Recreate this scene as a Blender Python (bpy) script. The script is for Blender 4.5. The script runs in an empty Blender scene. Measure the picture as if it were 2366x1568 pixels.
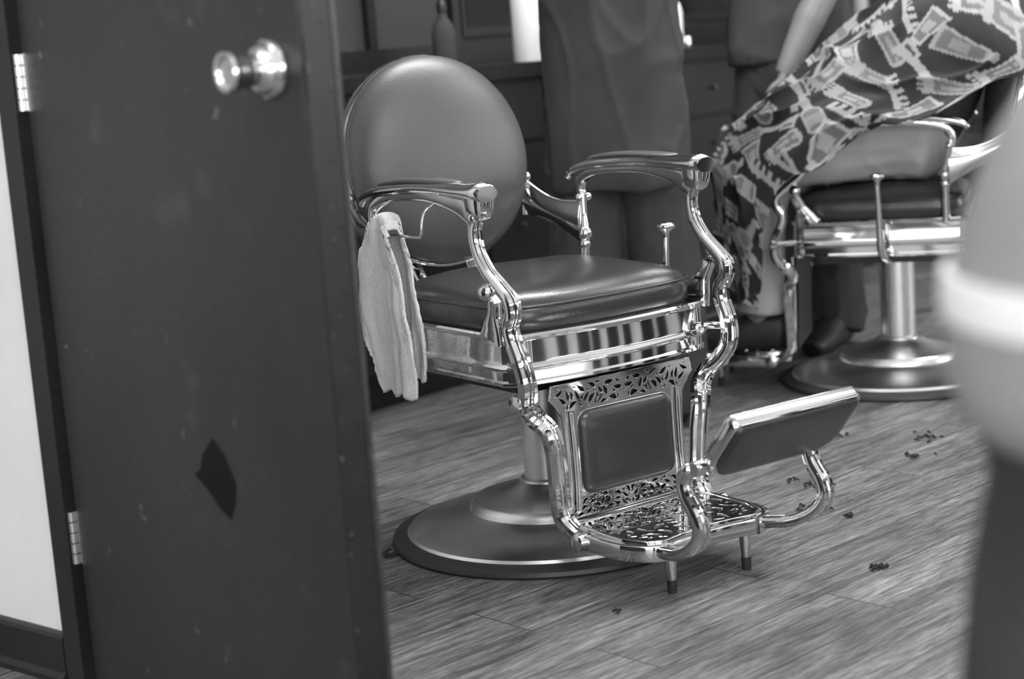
import bpy, bmesh, math, random
import numpy as np
from mathutils import Vector, Matrix, noise
random.seed(7)
SC=bpy.context.scene
try:
    SC.view_settings.view_transform='Standard'
except Exception: pass
V=Vector
# ------------------------------------------------------------------ materials
def mat(name,col=.5,rough=.5,metal=0.0,bump=0,bscale=50,var=0,vscale=5,stretch=(1,1,1),spec=.5,coat=0,aniso=0):
    m=bpy.data.materials.new(name); m.use_nodes=True
    nt=m.node_tree; b=nt.nodes['Principled BSDF']
    b.inputs['Roughness'].default_value=rough; b.inputs['Metallic'].default_value=metal
    b.inputs['Specular IOR Level'].default_value=spec
    b.inputs['Coat Weight'].default_value=coat
    if aniso:
        b.inputs['Anisotropic'].default_value=aniso
        tg=nt.nodes.new('ShaderNodeTangent'); tg.direction_type='RADIAL'; tg.axis='Z'; nt.links.new(tg.outputs[0],b.inputs['Tangent'])
    tc=nt.nodes.new('ShaderNodeTexCoord'); mp=nt.nodes.new('ShaderNodeMapping'); mp.inputs['Scale'].default_value=stretch
    nt.links.new(tc.outputs['Object'],mp.inputs[0])
    n=nt.nodes.new('ShaderNodeTexNoise'); n.inputs['Scale'].default_value=vscale; n.inputs['Detail'].default_value=5
    nt.links.new(mp.outputs[0],n.inputs['Vector'])
    r=nt.nodes.new('ShaderNodeMapRange'); r.inputs[1].default_value=.3; r.inputs[2].default_value=.7
    r.inputs[3].default_value=max(0,col*(1-var)); r.inputs[4].default_value=min(1,col*(1+var))
    nt.links.new(n.outputs[0],r.inputs[0]); 
    nt.links.new(r.outputs[0],b.inputs['Base Color'])
    r2=nt.nodes.new('ShaderNodeMapRange'); r2.inputs[3].default_value=rough*.85; r2.inputs[4].default_value=min(1,rough*1.15)
    nt.links.new(n.outputs[0],r2.inputs[0]); nt.links.new(r2.outputs[0],b.inputs['Roughness'])
    if bump:
        n2=nt.nodes.new('ShaderNodeTexNoise'); n2.inputs['Scale'].default_value=bscale; n2.inputs['Detail'].default_value=4
        nt.links.new(mp.outputs[0],n2.inputs['Vector'])
        bp=nt.nodes.new('ShaderNodeBump'); bp.inputs['Strength'].default_value=bump; bp.inputs['Distance'].default_value=.005
        nt.links.new(n2.outputs[0],bp.inputs['Height']); nt.links.new(bp.outputs[0],b.inputs['Normal'])
    return m
M={}
M['chrome']=mat('chrome',.72,.06,1.0,var=.04)
M['steel']=mat('brushed_steel',.90,.30,1.0,var=.10,vscale=12,aniso=.6)
M['leather']=mat('leather',.034,.25,bump=.08,bscale=260,var=.12,spec=.6)
M['leatherback']=mat('leather_matte',.072,.38,bump=.10,bscale=260,var=.10,spec=.65)
M['rubber']=mat('rubber',.04,.45,var=.2)
M['black']=mat('black_lacquer',.012,.35,var=.2)
M['cabinet']=mat('cabinet_paint',.010,.4,var=.25,vscale=3)
M['counter']=mat('counter_top',.010,.4,var=.2,spec=.3)
M['white']=mat('white_plastic',.75,.4,var=.03)
M['wallwhite']=mat('wall_paint_white',.70,.8,bump=.1,bscale=80,var=.03)
M['walldark']=mat('wall_paint_dark',.035,.6,var=.15,vscale=2)
M['basebd']=mat('baseboard_black',.015,.4,var=.2)
M['charcoal']=mat('charcoal_plastic',.026,.6,var=.6,vscale=5)
M['towel']=mat('towel_cloth',.86,.95,bump=.9,bscale=380,var=.05,vscale=60,spec=.1)
M['skin']=mat('skin',.17,.5,bump=.1,bscale=90,var=.1,vscale=12)
M['hair']=mat('hair',.015,.6,bump=.5,bscale=200,var=.3)
M['smock']=mat('smock_cloth',.055,.9,bump=.3,bscale=300,var=.15,vscale=6,spec=.2)
M['trouser']=mat('trouser_cloth',.045,.9,bump=.3,bscale=300,var=.15,vscale=6,spec=.2)
M['shirt2']=mat('shirt_cloth',.055,.9,bump=.3,bscale=300,var=.15,spec=.2)
M['khaki']=mat('khaki_cloth',.46,.85,bump=.4,bscale=14,var=.1,spec=.2)
M['shoe']=mat('shoe_leather',.012,.5,var=.2)
M['glass']=mat('mirror_glass',.08,.15,1.0)
M['clip']=mat('hair_clipping',.012,.8,var=.2)
M['rib']=mat('grey_plastic',.30,.45,var=.1)
M['chip']=mat('chipped_paint',.13,.6,var=.4,vscale=40)
M['hazy']=mat('pale_plastic',.27,.55,var=.2,vscale=4)
M['collar']=mat('collar_plastic',.86,.4,var=.05)
M['brass']=mat('satin_metal',.70,.16,1.0,var=.08)
M['oldmetal']=mat('painted_metal',.05,.4,.3,var=.3,vscale=30)
M['edge']=mat('edge_shade_dark_plate',.012,.45,var=.25,vscale=12)  # edge kept darker than the face, shade set in its colour; also latch plate
M['eye']=mat('eye',.6,.2)
M['ceil']=mat('ceiling_paint',.75,.9,var=.04)
M['tip']=mat('rubber_tip',.02,.6,var=.1)
def door_mat():
    m=mat('door_paint',.023,.42,bump=.12,bscale=60,var=.30,vscale=2.6,stretch=(1,1,.5))
    nt=m.node_tree; b=nt.nodes['Principled BSDF']
    src=b.inputs['Base Color'].links[0].from_socket
    tc=nt.nodes.new('ShaderNodeTexCoord')
    def layer(scale,lo,hi,amt,src):
        n=nt.nodes.new('ShaderNodeTexNoise'); n.inputs['Scale'].default_value=scale; n.inputs['Detail'].default_value=3
        nt.links.new(tc.outputs['Object'],n.inputs['Vector'])
        r=nt.nodes.new('ShaderNodeMapRange'); r.inputs[1].default_value=lo; r.inputs[2].default_value=hi; r.inputs[3].default_value=0; r.inputs[4].default_value=amt
        nt.links.new(n.outputs[0],r.inputs[0])
        ad=nt.nodes.new('ShaderNodeMath'); ad.operation='ADD'; nt.links.new(src,ad.inputs[0]); nt.links.new(r.outputs[0],ad.inputs[1]); return ad.outputs[0]
    s=layer(30,.69,.80,.12,src); s=layer(9,.62,.85,.035,s)
    nt.links.new(s,b.inputs['Base Color'])
    return m
M['door']=door_mat()
def floor_mat():
    m=bpy.data.materials.new('wood_planks'); m.use_nodes=True
    nt=m.node_tree; b=nt.nodes['Principled BSDF']; N=nt.nodes.new; L=nt.links.new
    tc=N('ShaderNodeTexCoord'); mp=N('ShaderNodeMapping'); mp.vector_type='POINT'
    mp.inputs['Rotation'].default_value=(0,0,-math.radians(43))
    L(tc.outputs['Object'],mp.inputs[0])
    br=N('ShaderNodeTexBrick'); br.offset=.37; br.inputs['Scale'].default_value=1
    br.inputs['Brick Width'].default_value=1.2; br.inputs['Row Height'].default_value=.15
    br.inputs['Mortar Size'].default_value=.0018; br.inputs['Mortar Smooth'].default_value=.2
    br.inputs['Color1'].default_value=(.84,.84,.84,1); br.inputs['Color2'].default_value=(1.12,1.12,1.12,1); br.inputs['Mortar'].default_value=(.22,.22,.22,1)
    L(mp.outputs[0],br.inputs['Vector'])
    mx=N('ShaderNodeVectorMath'); mx.operation='MULTIPLY_ADD'; mx.inputs[1].default_value=(7,7,7)
    L(br.outputs['Color'],mx.inputs[0]); L(mp.outputs[0],mx.inputs[2])
    def grain(sx,sy,det,rgh,dis,lo,hi,a,c):
        s1=N('ShaderNodeMapping'); s1.inputs['Scale'].default_value=(sx,sy,1); L(mx.outputs[0],s1.inputs[0])
        g1=N('ShaderNodeTexNoise'); g1.inputs['Scale'].default_value=1; g1.inputs['Detail'].default_value=det; g1.inputs['Roughness'].default_value=rgh; g1.inputs['Distortion'].default_value=dis
        L(s1.outputs[0],g1.inputs['Vector'])
        r1=N('ShaderNodeMapRange'); r1.inputs[1].default_value=lo; r1.inputs[2].default_value=hi; r1.inputs[3].default_value=a; r1.inputs[4].default_value=c
        L(g1.outputs[0],r1.inputs[0]); return r1.outputs[0]
    a1=grain(4.2,50,10,.78,1.2,.40,.62,.060,.275)
    a2=grain(16,300,6,.78,.2,.38,.62,.42,1.50)
    a3=grain(1.4,9,3,.5,.2,.35,.65,.74,1.20)
    def mul(x,y):
        q=N('ShaderNodeMath'); q.operation='MULTIPLY'; L(x,q.inputs[0]); L(y,q.inputs[1]); return q.outputs[0]
    o=mul(mul(mul(a1,a2),a3),br.outputs['Color'])
    L(o,b.inputs['Base Color'])
    b.inputs['Roughness'].default_value=.42
    bp=N('ShaderNodeBump'); bp.inputs['Strength'].default_value=.35; bp.inputs['Distance'].default_value=.002
    L(o,bp.inputs['Height']); L(bp.outputs[0],b.inputs['Normal'])
    return m
M['floor']=floor_mat()
# ------------------------------------------------------------------ mesh helpers
def obj(name,me,mats,parent=None,smooth=True,label=None,cat=None,kind=None,group=None,autos=None):
    if isinstance(mats,str): mats=[mats]
    for k in mats: me.materials.append(M[k])
    if smooth:
        for p in me.polygons: p.use_smooth=True
    ob=bpy.data.objects.new(name,me); SC.collection.objects.link(ob)
    if parent: ob.parent=parent
    if label: ob['label']=label
    if cat: ob['category']=cat
    if kind: ob['kind']=kind
    if group: ob['group']=group
    if autos:
        md=ob.modifiers.new('es','EDGE_SPLIT'); md.split_angle=math.radians(autos)
    return ob
def empty(name,loc,rz,label,cat,group=None):
    e=bpy.data.objects.new(name,None); SC.collection.objects.link(e); e.location=loc; e.rotation_euler=(0,0,rz)
    e.empty_display_size=.1; e['label']=label; e['category']=cat
    if group: e['group']=group
    return e
class B:
    def __init__(s): s.v=[]; s.f=[]
    def add(s,vs,fs):
        o=len(s.v); s.v+= [tuple(x) for x in vs]; s.f+=[tuple(o+i for i in f) for f in fs]
    def mesh(s,name='m'):
        me=bpy.data.meshes.new(name); me.from_pydata(s.v,[],s.f); 
        bm=bmesh.new(); bm.from_mesh(me); bmesh.ops.recalc_face_normals(bm,faces=bm.faces); bm.to_mesh(me); bm.free()
        me.update(); return me
    def loft(s,rings,cap=True,closed=True):
        n=len(rings[0]); vs=[p for r in rings for p in r]; fs=[]
        for i in range(len(rings)-1):
            for j in range(n if closed else n-1):
                k=(j+1)%n; fs.append((i*n+j,i*n+k,(i+1)*n+k,(i+1)*n+j))
        if cap:
            fs.append(tuple(range(n))); fs.append(tuple((len(rings)-1)*n+j for j in range(n)))
        s.add(vs,fs)
    def lathe(s,prof,c=(0,0,0),n=48,mtx=None,cap=False):
        rings=[]
        for r,z in prof:
            ring=[]
            for j in range(n):
                a=2*math.pi*j/n; p=V((r*math.cos(a),r*math.sin(a),z))
                if mtx is not None: p=mtx@p
                ring.append(p+V(c))
            rings.append(ring)
        s.loft(rings,cap=True)
    def box(s,x0,x1,y0,y1,z0,z1,mtx=None):
        vs=[V((x,y,z)) for x in (x0,x1) for y in (y0,y1) for z in (z0,z1)]
        if mtx is not None: vs=[mtx@v for v in vs]
        s.add(vs,[(0,1,3,2),(4,6,7,5),(0,4,5,1),(2,3,7,6),(0,2,6,4),(1,5,7,3)])
    def ball(s,c,r,n=14,sc=(1,1,1)):
        pr=[(max(1e-4,math.sin(math.pi*i/n)),-math.cos(math.pi*i/n)) for i in range(n+1)]
        s.loft([[V(c)+V((r*a*math.cos(2*math.pi*j/(2*n))*sc[0],r*a*math.sin(2*math.pi*j/(2*n))*sc[1],r*z*sc[2])) for j in range(2*n)] for a,z in pr])
    def sweep(s,path,prof,side=V((1,0,0)),scl=None,sub=6,smooth=True):
        P=[V(p) for p in path]; sc=scl or [1]*len(P)
        if smooth: P,sc=crom(P,sc,sub)
        rings=[]
        for i,p in enumerate(P):
            T=(P[min(i+1,len(P)-1)]-P[max(i-1,0)]).normalized()
            U=(side-T*side.dot(T)).normalized(); W=T.cross(U)
            k=sc[i]; ku,kv=(k,k) if not isinstance(k,(tuple,list)) else k
            rings.append([p+U*u*ku+W*v*kv for u,v in prof])
        s.loft(rings)
    def tube(s,path,r,n=12,side=V((1,0,0.013)),sub=6,smooth=True):
        rr=r if isinstance(r,(list,tuple)) else [r]*len(path)
        s.sweep(path,[(math.cos(2*math.pi*j/n),math.sin(2*math.pi*j/n)) for j in range(n)],side,rr,sub,smooth)
def crom(P,sc,sub):
    def g(a,i): return a[max(0,min(len(a)-1,i))]
    oP=[];oS=[]
    def cr(a,b,c,d,t): return .5*((2*b)+(c-a)*t+(2*a-5*b+4*c-d)*t*t+(3*b-a-3*c+d)*t**3)
    for i in range(len(P)-1):
        for k in range(sub):
            t=k/sub; oP.append(cr(g(P,i-1),P[i],P[i+1],g(P,i+2),t))
            a,b=sc[i],sc[i+1]
            if isinstance(a,(tuple,list)): oS.append((a[0]*(1-t)+b[0]*t,a[1]*(1-t)+b[1]*t))
            else: oS.append(a*(1-t)+b*t)
    oP.append(P[-1]); oS.append(sc[-1]); return oP,oS
def rrect(hx,hy,r,n=5,cx=0,cy=0):
    out=[]
    for qx,qy,a0 in((1,1,0),(-1,1,90),(-1,-1,180),(1,-1,270)):
        for i in range(n+1):
            a=math.radians(a0+90*i/n); out.append((cx+qx*(hx-r)+r*math.cos(a),cy+qy*(hy-r)+r*math.sin(a)))
    return out
def plate(outline,holes,th,bev=.001):
    cu=bpy.data.curves.new('pl','CURVE'); cu.dimensions='2D'; cu.fill_mode='BOTH'; cu.extrude=th/2; cu.bevel_depth=bev; cu.bevel_resolution=1
    for pts in [outline]+holes:
        sp=cu.splines.new('POLY'); sp.points.add(len(pts)-1)
        for q,(x,y) in zip(sp.points,pts): q.co=(x,y,0,1)
        sp.use_cyclic_u=True
    o=bpy.data.objects.new('tmp_pl',cu); SC.collection.objects.link(o)
    dg=bpy.context.evaluated_depsgraph_get(); me=bpy.data.meshes.new_from_object(o.evaluated_get(dg))
    bpy.data.objects.remove(o); bpy.data.curves.remove(cu)
    return me
def inside(p,poly):
    x,y=p; c=False; n=len(poly)
    for i in range(n):
        x1,y1=poly[i]; x2,y2=poly[(i+1)%n]
        if (y1>y)!=(y2>y) and x<(x2-x1)*(y-y1)/(y2-y1)+x1: c=not c
    return c
def leaf(cx,cy,a,l,w,cv):
    pts=[]; K=9
    for i in range(K):
        t=i/(K-1); x=(t-.5)*l; h=w*math.sin(math.pi*t**.75)*.5; pts.append((x,h+cv*(1-(2*t-1)**2)))
    for i in range(K-2,0,-1):
        t=i/(K-1); x=(t-.5)*l; h=w*math.sin(math.pi*t**.75)*.5; pts.append((x,-h+cv*(1-(2*t-1)**2)))
    c,s=math.cos(a),math.sin(a)
    return [(cx+x*c-y*s,cy+x*s+y*c) for x,y in pts]
def leaves(region,sizes,gap,rnd):
    """mirror-symmetric pierced leaf shapes by dart throwing"""
    hs=[]; pts=[]; xs=[p[0] for p in region]; ys=[p[1] for p in region]
    for l in sizes:
        for q in range(420):
            x=rnd.uniform(l*.3,max(xs)); y=rnd.uniform(min(ys),max(ys)); a=rnd.uniform(0,3.14)
            h=leaf(x,y,a,l,l*rnd.uniform(.30,.44),l*rnd.uniform(-.30,.30))
            if min(p[0] for p in h)<gap*.6: continue
            if not all(inside(p,region) for p in h): continue
            A=np.array(h+[(x,y)])
            if pts:
                Q=np.concatenate(pts); d=((A[:,None,:]-Q[None])**2).sum(2).min()
                if d<gap*gap: continue
            pts.append(A); hs.append(h); hs.append([(-p[0],p[1]) for p in h][::-1])
    return hs
def xf(me,fn):
    for v in me.vertices: v.co=fn(v.co)
    me.update(); return me
IRON=[(-1,-.55),(-.8,-.92),(-.38,-1),(-.30,-.80),(-.14,-.80),(0,-1),(.14,-.80),(.30,-.80),(.38,-1),(.8,-.92),(1,-.55),(1,.55),(.8,.92),(.38,1),(.30,.80),(.14,.80),(0,1),(-.14,.80),(-.30,.80),(-.38,1),(-.8,.92),(-1,.55)]
# ------------------------------------------------------------------ barber chair
def barber_chair(loc,rz,label,towelbar=True,group='barber chairs on the shop floor'):
    E=empty('barber_chair',loc,rz,label,'chair',group)
    T=lambda s,t,z: V((s,-t,z))
    rnd=random.Random(3)
    b=B(); b.lathe([(.001,.010),(.299,.010),(.300,.020),(.294,.028),(.268,.036),(.232,.043),(.198,.051),(.174,.058),(.166,.062),(.162,.073),(.155,.080),(.143,.082),(.118,.088),(.09,.097),(.070,.107),(.060,.115),(.001,.115)],n=96)
    base=obj('base',b.mesh(),'steel',E,autos=28)
    b=B(); b.lathe([(.290,.0),(.325,.0),(.330,.006),(.328,.014),(.318,.019),(.304,.022),(.290,.023)],n=96)
    obj('rubber_ring',b.mesh(),'rubber',base,autos=40)
    b=B(); b.lathe([(.001,.107),(.055,.107),(.055,.119),(.048,.122),(.048,.345),(.055,.347),(.055,.36),(.001,.36)],n=40)
    obj('column',b.mesh(),'steel',E,autos=35)
    b=B(); o=rrect(.2,.19,.03); b.loft([[T(x,y+.02,z) for x,y in o] for z in(.352,.392)]); 
    obj('seat_base',b.mesh(),'black',E,smooth=False)
    def outline(h):
        hx,tb,tf=.245+h,-.205-h,.248+h
        raw=[(-hx+.02,tb),(-hx,tb+.02)]+[(-hx,tb+.02+(tf-tb-.05)*i/6) for i in range(1,7)]+[(-hx+.012,tf-.012)]
        fr=[(-hx+.026+(2*hx-.052)*i/20, tf+.024*math.sin(math.pi*i/20)) for i in range(21)]
        rt=[(-x,y) for x,y in raw[::-1]]
        return raw+fr+rt
    b=B(); rings=[]
    for h,z in[(-.02,.374),(-.002,.374),(.003,.377),(.003,.382),(.000,.386),(.0,.402),(.004,.405),(.0065,.410),(.004,.415),(.0015,.418),(.0005,.424),(.0,.460),(.003,.464),(.005,.469),(.002,.473),(-.02,.473)]:
        rings.append([T(x,y,z) for x,y in outline(h)])
    b.loft(rings); obj('seat_frame',b.mesh(),'chrome',E,autos=32)
    b=B(); rings=[]
    def cush(h):
        pts=[]; n=88
        for j in range(n):
            a=2*math.pi*j/n; c,s=math.cos(a),math.sin(a); e=.32
            x=(.236+h)*abs(c)**e*(1 if c>0 else -1); y=(.214+h)*abs(s)**e*(1 if s>0 else -1)
            pts.append((x,y+.018+ (0.019*math.cos(x/.236*1.5) if s>0 else 0)))
        return pts
    for h,z in[(-.02,.465),(-.004,.470),(.003,.479),(.007,.492),(.007,.505),(.003,.518),(-.005,.529),(-.018,.538),(-.035,.545),(-.06,.551),(-.10,.557),(-.15,.561),(-.20,.563)]:
        ring=[]
        for x,y in cush(h):
            dz=0
            if z>.535:
                dz=.003*math.sin(x*16+y*6)*math.sin(y*12+.7)-.009*math.exp(-((x+.02)/.11)**2-((y-.07)/.13)**2)
            ring.append(T(x,y,z+dz))
        rings.append(ring)
    b.loft(rings); seat=obj('seat',b.mesh(),'leather',E)
    b=B(); cc=cush(.0045); b.tube([T(x,y,.519) for x,y in cc]+[T(*cc[0],.519)],.0026,n=6,side=V((0,0,1)),smooth=False); obj('piping',b.mesh(),'leather',seat)
    R=Matrix.Rotation(math.radians(80),4,'X'); c=T(0,-.305,.768)
    b=B(); b.lathe([(.001,.060),(.05,.058),(.10,.053),(.14,.046),(.17,.037),(.195,.026),(.212,.012),(.222,-.004),(.225,-.016),(.221,-.026),(.20,-.03),(.001,-.03)],c,n=72,mtx=R)
    bk=obj('backrest',b.mesh(),'leatherback',E,autos=60)
    b=B(); b.lathe([(.214,-.022),(.227,-.022),(.230,-.028),(.230,-.046),(.222,-.054),(.18,-.064),(.1,-.072),(.001,-.074)],c,n=72,mtx=R)
    obj('back_shell',b.mesh(),'chrome',bk,autos=45)
    for s in(-.07,.07):
        b=B(); b.sweep([T(s,-.355,.64),T(s,-.34,.55),T(s,-.28,.47),T(s,-.2,.40)],rrect(.014,.007,.004),V((1,0,0)))
        obj('back_support',b.mesh(),'chrome',bk,autos=50)
    for g in(-1,1):
        b=B(); A=.264*g
        prof=[(math.cos(2*math.pi*j/20),math.sin(2*math.pi*j/20)) for j in range(20)]
        b.sweep([T(A,-.212,.702),T(A,-.19,.718),T(A,-.12,.733),T(A,-.01,.742),(T(A,.10,.744)),T(A,.18,.742),T(A,.222,.740),T(A,.238,.738)],prof,V((1,0,0)),
            [(.008,.007),(.014,.010),(.022,.013),(.029,.014),(.032,.014),(.031,.015),(.029,.020),(.023,.015)])
        b.sweep([T(A,-.165,.655),T(A,-.172,.68),T(A,-.155,.705),T(A,-.09,.722),T(A,.04,.728),T(A,.13,.718),T(A,.18,.706),T(A,.202,.688)],rrect(1,1,.5,3),V((1,0,0)),
            [(.009,.010),(.009,.010),(.010,.010),(.012,.010),(.014,.011),(.014,.015),(.015,.022),(.014,.018)])
        b.sweep([T(A,.208,.748),T(A,.208,.708),T(A,.206,.692)],rrect(1,1,.5,3),V((1,0,0)),[(.026,.028),(.022,.023),(.015,.017)])
        b.ball(T(A+.014*g,.206,.695),.010); b.ball(T(A+.012*g,-.163,.66),.009); b.ball(T(A-.012*g,-.163,.66),.009)
        arm=obj('armrest',b.mesh(),'chrome',E,autos=50)
        b=B(); rings=[]
        for h,dz in((-.004,0),(0,.002),(0,.004),(-.003,.007),(-.010,.0095),(-.019,.0105)):
            ring=[]
            for j in range(36):
                a=2*math.pi*j/36; cc,ss=math.cos(a),math.sin(a)
                y=(.150+h)*abs(ss)**.8*(1 if ss>0 else-1)+.010
                w=.0215+.003*(y/.16)
                ring.append(T(A+(w+h)*abs(cc)**.75*(1 if cc>0 else-1),y,.7525+dz-.5*(y-.03)**2*(1 if y<.03 else .4)))
            rings.append(ring)
        b.loft(rings); obj('arm_pad',b.mesh(),'leatherback',arm,autos=70)
        hw=lambda s,t,z:T(g*s,t,z)
        b=B()
        b.sweep([hw(.264,.206,.708),hw(.264,.190,.672),hw(.264,.196,.632),hw(.264,.222,.596),hw(.263,.258,.568),hw(.262,.285,.545),hw(.260,.286,.520),hw(.258,.272,.497),hw(.256,.276,.470),hw(.254,.294,.43),hw(.248,.298,.39),hw(.238,.282,.360),hw(.222,.260,.336),hw(.205,.260,.312),hw(.19,.272,.292),hw(.182,.278,.262),hw(.177,.276,.22),hw(.174,.274,.17),hw(.171,.274,.13),hw(.167,.286,.105),hw(.160,.315,.086),hw(.155,.345,.080)],
            IRON,V((1,0,0)),[(.013,.012),(.012,.010),(.012,.010),(.013,.010),(.014,.011),(.016,.011),(.016,.011),(.016,.011),(.017,.011),(.018,.011),(.018,.012),(.018,.013),(.019,.013),(.020,.012),(.020,.012),(.020,.012),(.020,.012),(.020,.012),(.020,.012),(.019,.012),(.018,.012),(.016,.012)],sub=8)
        b.sweep([hw(.250,.205,.468),hw(.252,.213,.49),hw(.256,.222,.515),hw(.262,.235,.545)],rrect(1,1,.5,3),V((1,0,0)),[(.012,.035),(.012,.026),(.011,.014),(.010,.012)])
        b.ball(hw(.278,.232,.560),.0165); b.tube([hw(.27,.232,.560),hw(.262,.264,.562)],.007)
        b.tube([hw(.262,.29,.42),hw(.24,.24,.42)],.008)
        b.lathe([(.001,-.01),(.017,-.01),(.017,.01),(.012,.013),(.001,.013)],hw(.175,.33,.083),n=24,mtx=Matrix.Rotation(math.radians(90*g),4,'Y'))
        b.lathe([(.001,-.01),(.015,-.01),(.015,.01),(.001,.013)],hw(.250,.268,.352),n=24,mtx=Matrix.Rotation(math.radians(90*g),4,'Y'))
        obj('side_frame',b.mesh(),'chrome',E,autos=40)
        b=B(); b.tube([hw(.262,-.163,.665),hw(.258,-.158,.62),hw(.252,-.15,.585),hw(.248,-.15,.53),hw(.243,-.15,.462)],[.010,.008,.011,.010,.012])
        b.ball(hw(.252,-.150,.583),.016); b.ball(hw(.250,-.15,.56),.013)
        n=12; rings=[]; tops=[]
        for i in range(n+1):
            u=i/n; t=-.162-.168*u; s=.256-.028*u
            zt=.650+.048*u-.018*math.sin(math.pi*u); zb=.560+.062*u+.012*math.sin(math.pi*u)
            ring=[]
            for k in range(7):
                q=k/6; ring.append(hw(s+.004+.008*math.sin(math.pi*q),t,zb+(zt-zb)*q))
            for k in range(6,-1,-1):
                q=k/6; ring.append(hw(s-.004-.008*math.sin(math.pi*q),t,zb+(zt-zb)*q))
            rings.append(ring); tops.append(hw(s,t,zt))
        b.loft(rings); b.tube([hw(.228,-.325,.70),hw(.228,-.33,.62)],.010); b.ball(hw(.228,-.325,.704),.014)
        b.tube(tops,.005,n=8)
        obj('arm_bracket',b.mesh(),'chrome',E,autos=50)
    outl=[(-.170,.368),(.170,.368),(.176,.342),(.160,.325),(.148,.305),(.144,.25),(.144,.16),(.150,.125),(.148,.105),(-.148,.105),(-.150,.125),(-.144,.16),(-.144,.25),(-.148,.305),(-.160,.325),(-.176,.342)]
    hole=rrect(.114,.080,.022,6,0,.230)[::-1]
    reg_top=[(-.165,.363),(.165,.363),(.166,.345),(.148,.322),(.142,.315),(-.142,.315),(-.148,.322),(-.166,.345)]
    reg_bot=[(-.138,.147),(.138,.147),(.143,.109),(-.143,.109)]
    hs=leaves(reg_top,[.024,.019,.014,.010,.008],.0018,rnd)+leaves(reg_bot,[.020,.016,.012,.009,.007],.0018,rnd)
    me=plate(outl,[hole]+hs,.005,.0007)
    tp=lambda z: .262+ .03*max(0,.30-z)
    xf(me,lambda c: V((c.x,-(tp(c.y)-c.z),c.y)))
    cp=obj('calf_panel',me,'chrome',E,autos=30)
    b=B(); b.loft([[T(x,tp(y)-.010+d,y) for x,y in [(p[0]*.97,.237+(p[1]-.237)*.96) for p in outl]] for d in(0,.002)]); obj('panel_backing',b.mesh(),'black',cp,smooth=False)
    b=B()
    b.loft([[T(x,tp(y)-.003+d,y) for x,y in rrect(.1160+h,.0820+h,.024,6,0,.230)] for h,d in((.0,0),(.0008,.005),(-.0008,.0072),(-.003,.0062),(-.004,.003))],cap=False)
    obj('panel_rim',b.mesh(),'chrome',cp,autos=60)
    b=B(); b.loft([[T(x,tp(y)+d,y) for x,y in rrect(.1138+h,.0798+h,.022,6,0,.230)] for h,d in((0,-.004),(0,.004),(-.003,.010),(-.010,.014),(-.028,.017),(-.05,.018))])
    obj('panel_cushion',b.mesh(),'leather',cp)
    for g in(-1,1):
        b=B(); b.sweep([T(g*.132,.272,.315),T(g*.130,.274,.25),T(g*.130,.276,.18),T(g*.134,.279,.125)],rrect(.004,.005,.003,3))
        obj('panel_strut',b.mesh(),'chrome',cp,autos=50)
    # foot plate: flat angular casting with cleaner openwork and square rim
    fo=[(-.148,.285),(.148,.285),(.156,.33),(.156,.43),(.138,.478),(.11,.496),(.06,.486),(0,.480),(-.06,.486),(-.11,.496),(-.138,.478),(-.156,.43),(-.156,.33)]
    fr=[(x*.92,(y-.385)*.88+.385) for x,y in fo]
    me=plate(fo,leaves(fr,[.040,.032,.024,.016],.0042,rnd),.006,.0008)
    xf(me,lambda c: V((c.x,-c.y,.100+c.z)))
    fp=obj('footplate',me,'chrome',E,autos=30)
    b=B()
    ring=[T(x,y,.092) for x,y in fo]; ring.append(ring[0])
    b.sweep(ring,rrect(.014,.005,.0015,2),V((0,0,1)),smooth=False)
    b.sweep([T(-.165,.34,.082),T(-.167,.4,.084),T(-.164,.45,.086),T(-.140,.492,.086),T(-.1,.508,.086)],rrect(.010,.015,.003,2),V((1,0,0)))
    b.sweep([T(.165,.34,.082),T(.167,.4,.084),T(.164,.45,.086),T(.140,.492,.086),T(.1,.508,.086)],rrect(.010,.015,.003,2),V((1,0,0)))
    b.sweep([T(-.1,.504,.086),T(0,.494,.086),T(.1,.504,.086)],rrect(.014,.008,.0025,2),V((0,0,1)))
    obj('footplate_rim',b.mesh(),'chrome',fp,autos=35)
    for g in(-1,1):
        b=B(); b.lathe([(.001,.024),(.0085,.024),(.0125,.075),(.013,.084),(.001,.084)],T(g*.092,.488,0),n=20); lg=obj('leg',b.mesh(),'chrome',fp,autos=40)
        b=B(); b.lathe([(.001,.0),(.0085,.0),(.0095,.025),(.001,.026)],T(g*.092,.488,0),n=20); obj('leg_tip',b.mesh(),'tip',lg,autos=40,label='black rubber tip')
    dv=V((0,-.64,.77)).normalized(); nv=V((0,-.77,-.64)).normalized(); c0=T(-.004,.652,.260)
    def fpad(h,rc,n=8):
        L=.138; hwid=.150+h; pts=[]
        for x,y,a0 in((hwid-.012,L-.012+h,0),(-hwid+.012,L-.012+h,90)):
            for i in range(n+1):
                a=math.radians(a0+90*i/n); pts.append((x+.012*math.cos(a),y+.012*math.sin(a)))
        for x,y,a0 in((-hwid+rc,rc-h,180),(hwid-rc,rc-h,270)):
            for i in range(n+1):
                a=math.radians(a0+90*i/n); pts.append((x+rc*math.cos(a),y+rc*math.sin(a)))
        return pts
    def P3(x,y,d): return c0+V((x,0,0))+dv*y+nv*d
    b=B(); b.loft([[P3(x,y,d) for x,y in fpad(h,.05)] for h,d in((-.012,-.018),(-.003,-.017),(0,-.013),(0,.008),(-.003,.012),(-.008,.012))])
    ft=obj('footrest',b.mesh(),'chrome',E,autos=50)
    b=B(); b.loft([[P3(x,y,d) for x,y in fpad(h,.045)] for h,d in((-.006,.008),(-.005,.014),(-.009,.018),(-.020,.021))])
    obj('footrest_pad',b.mesh(),'leather',ft)
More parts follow.
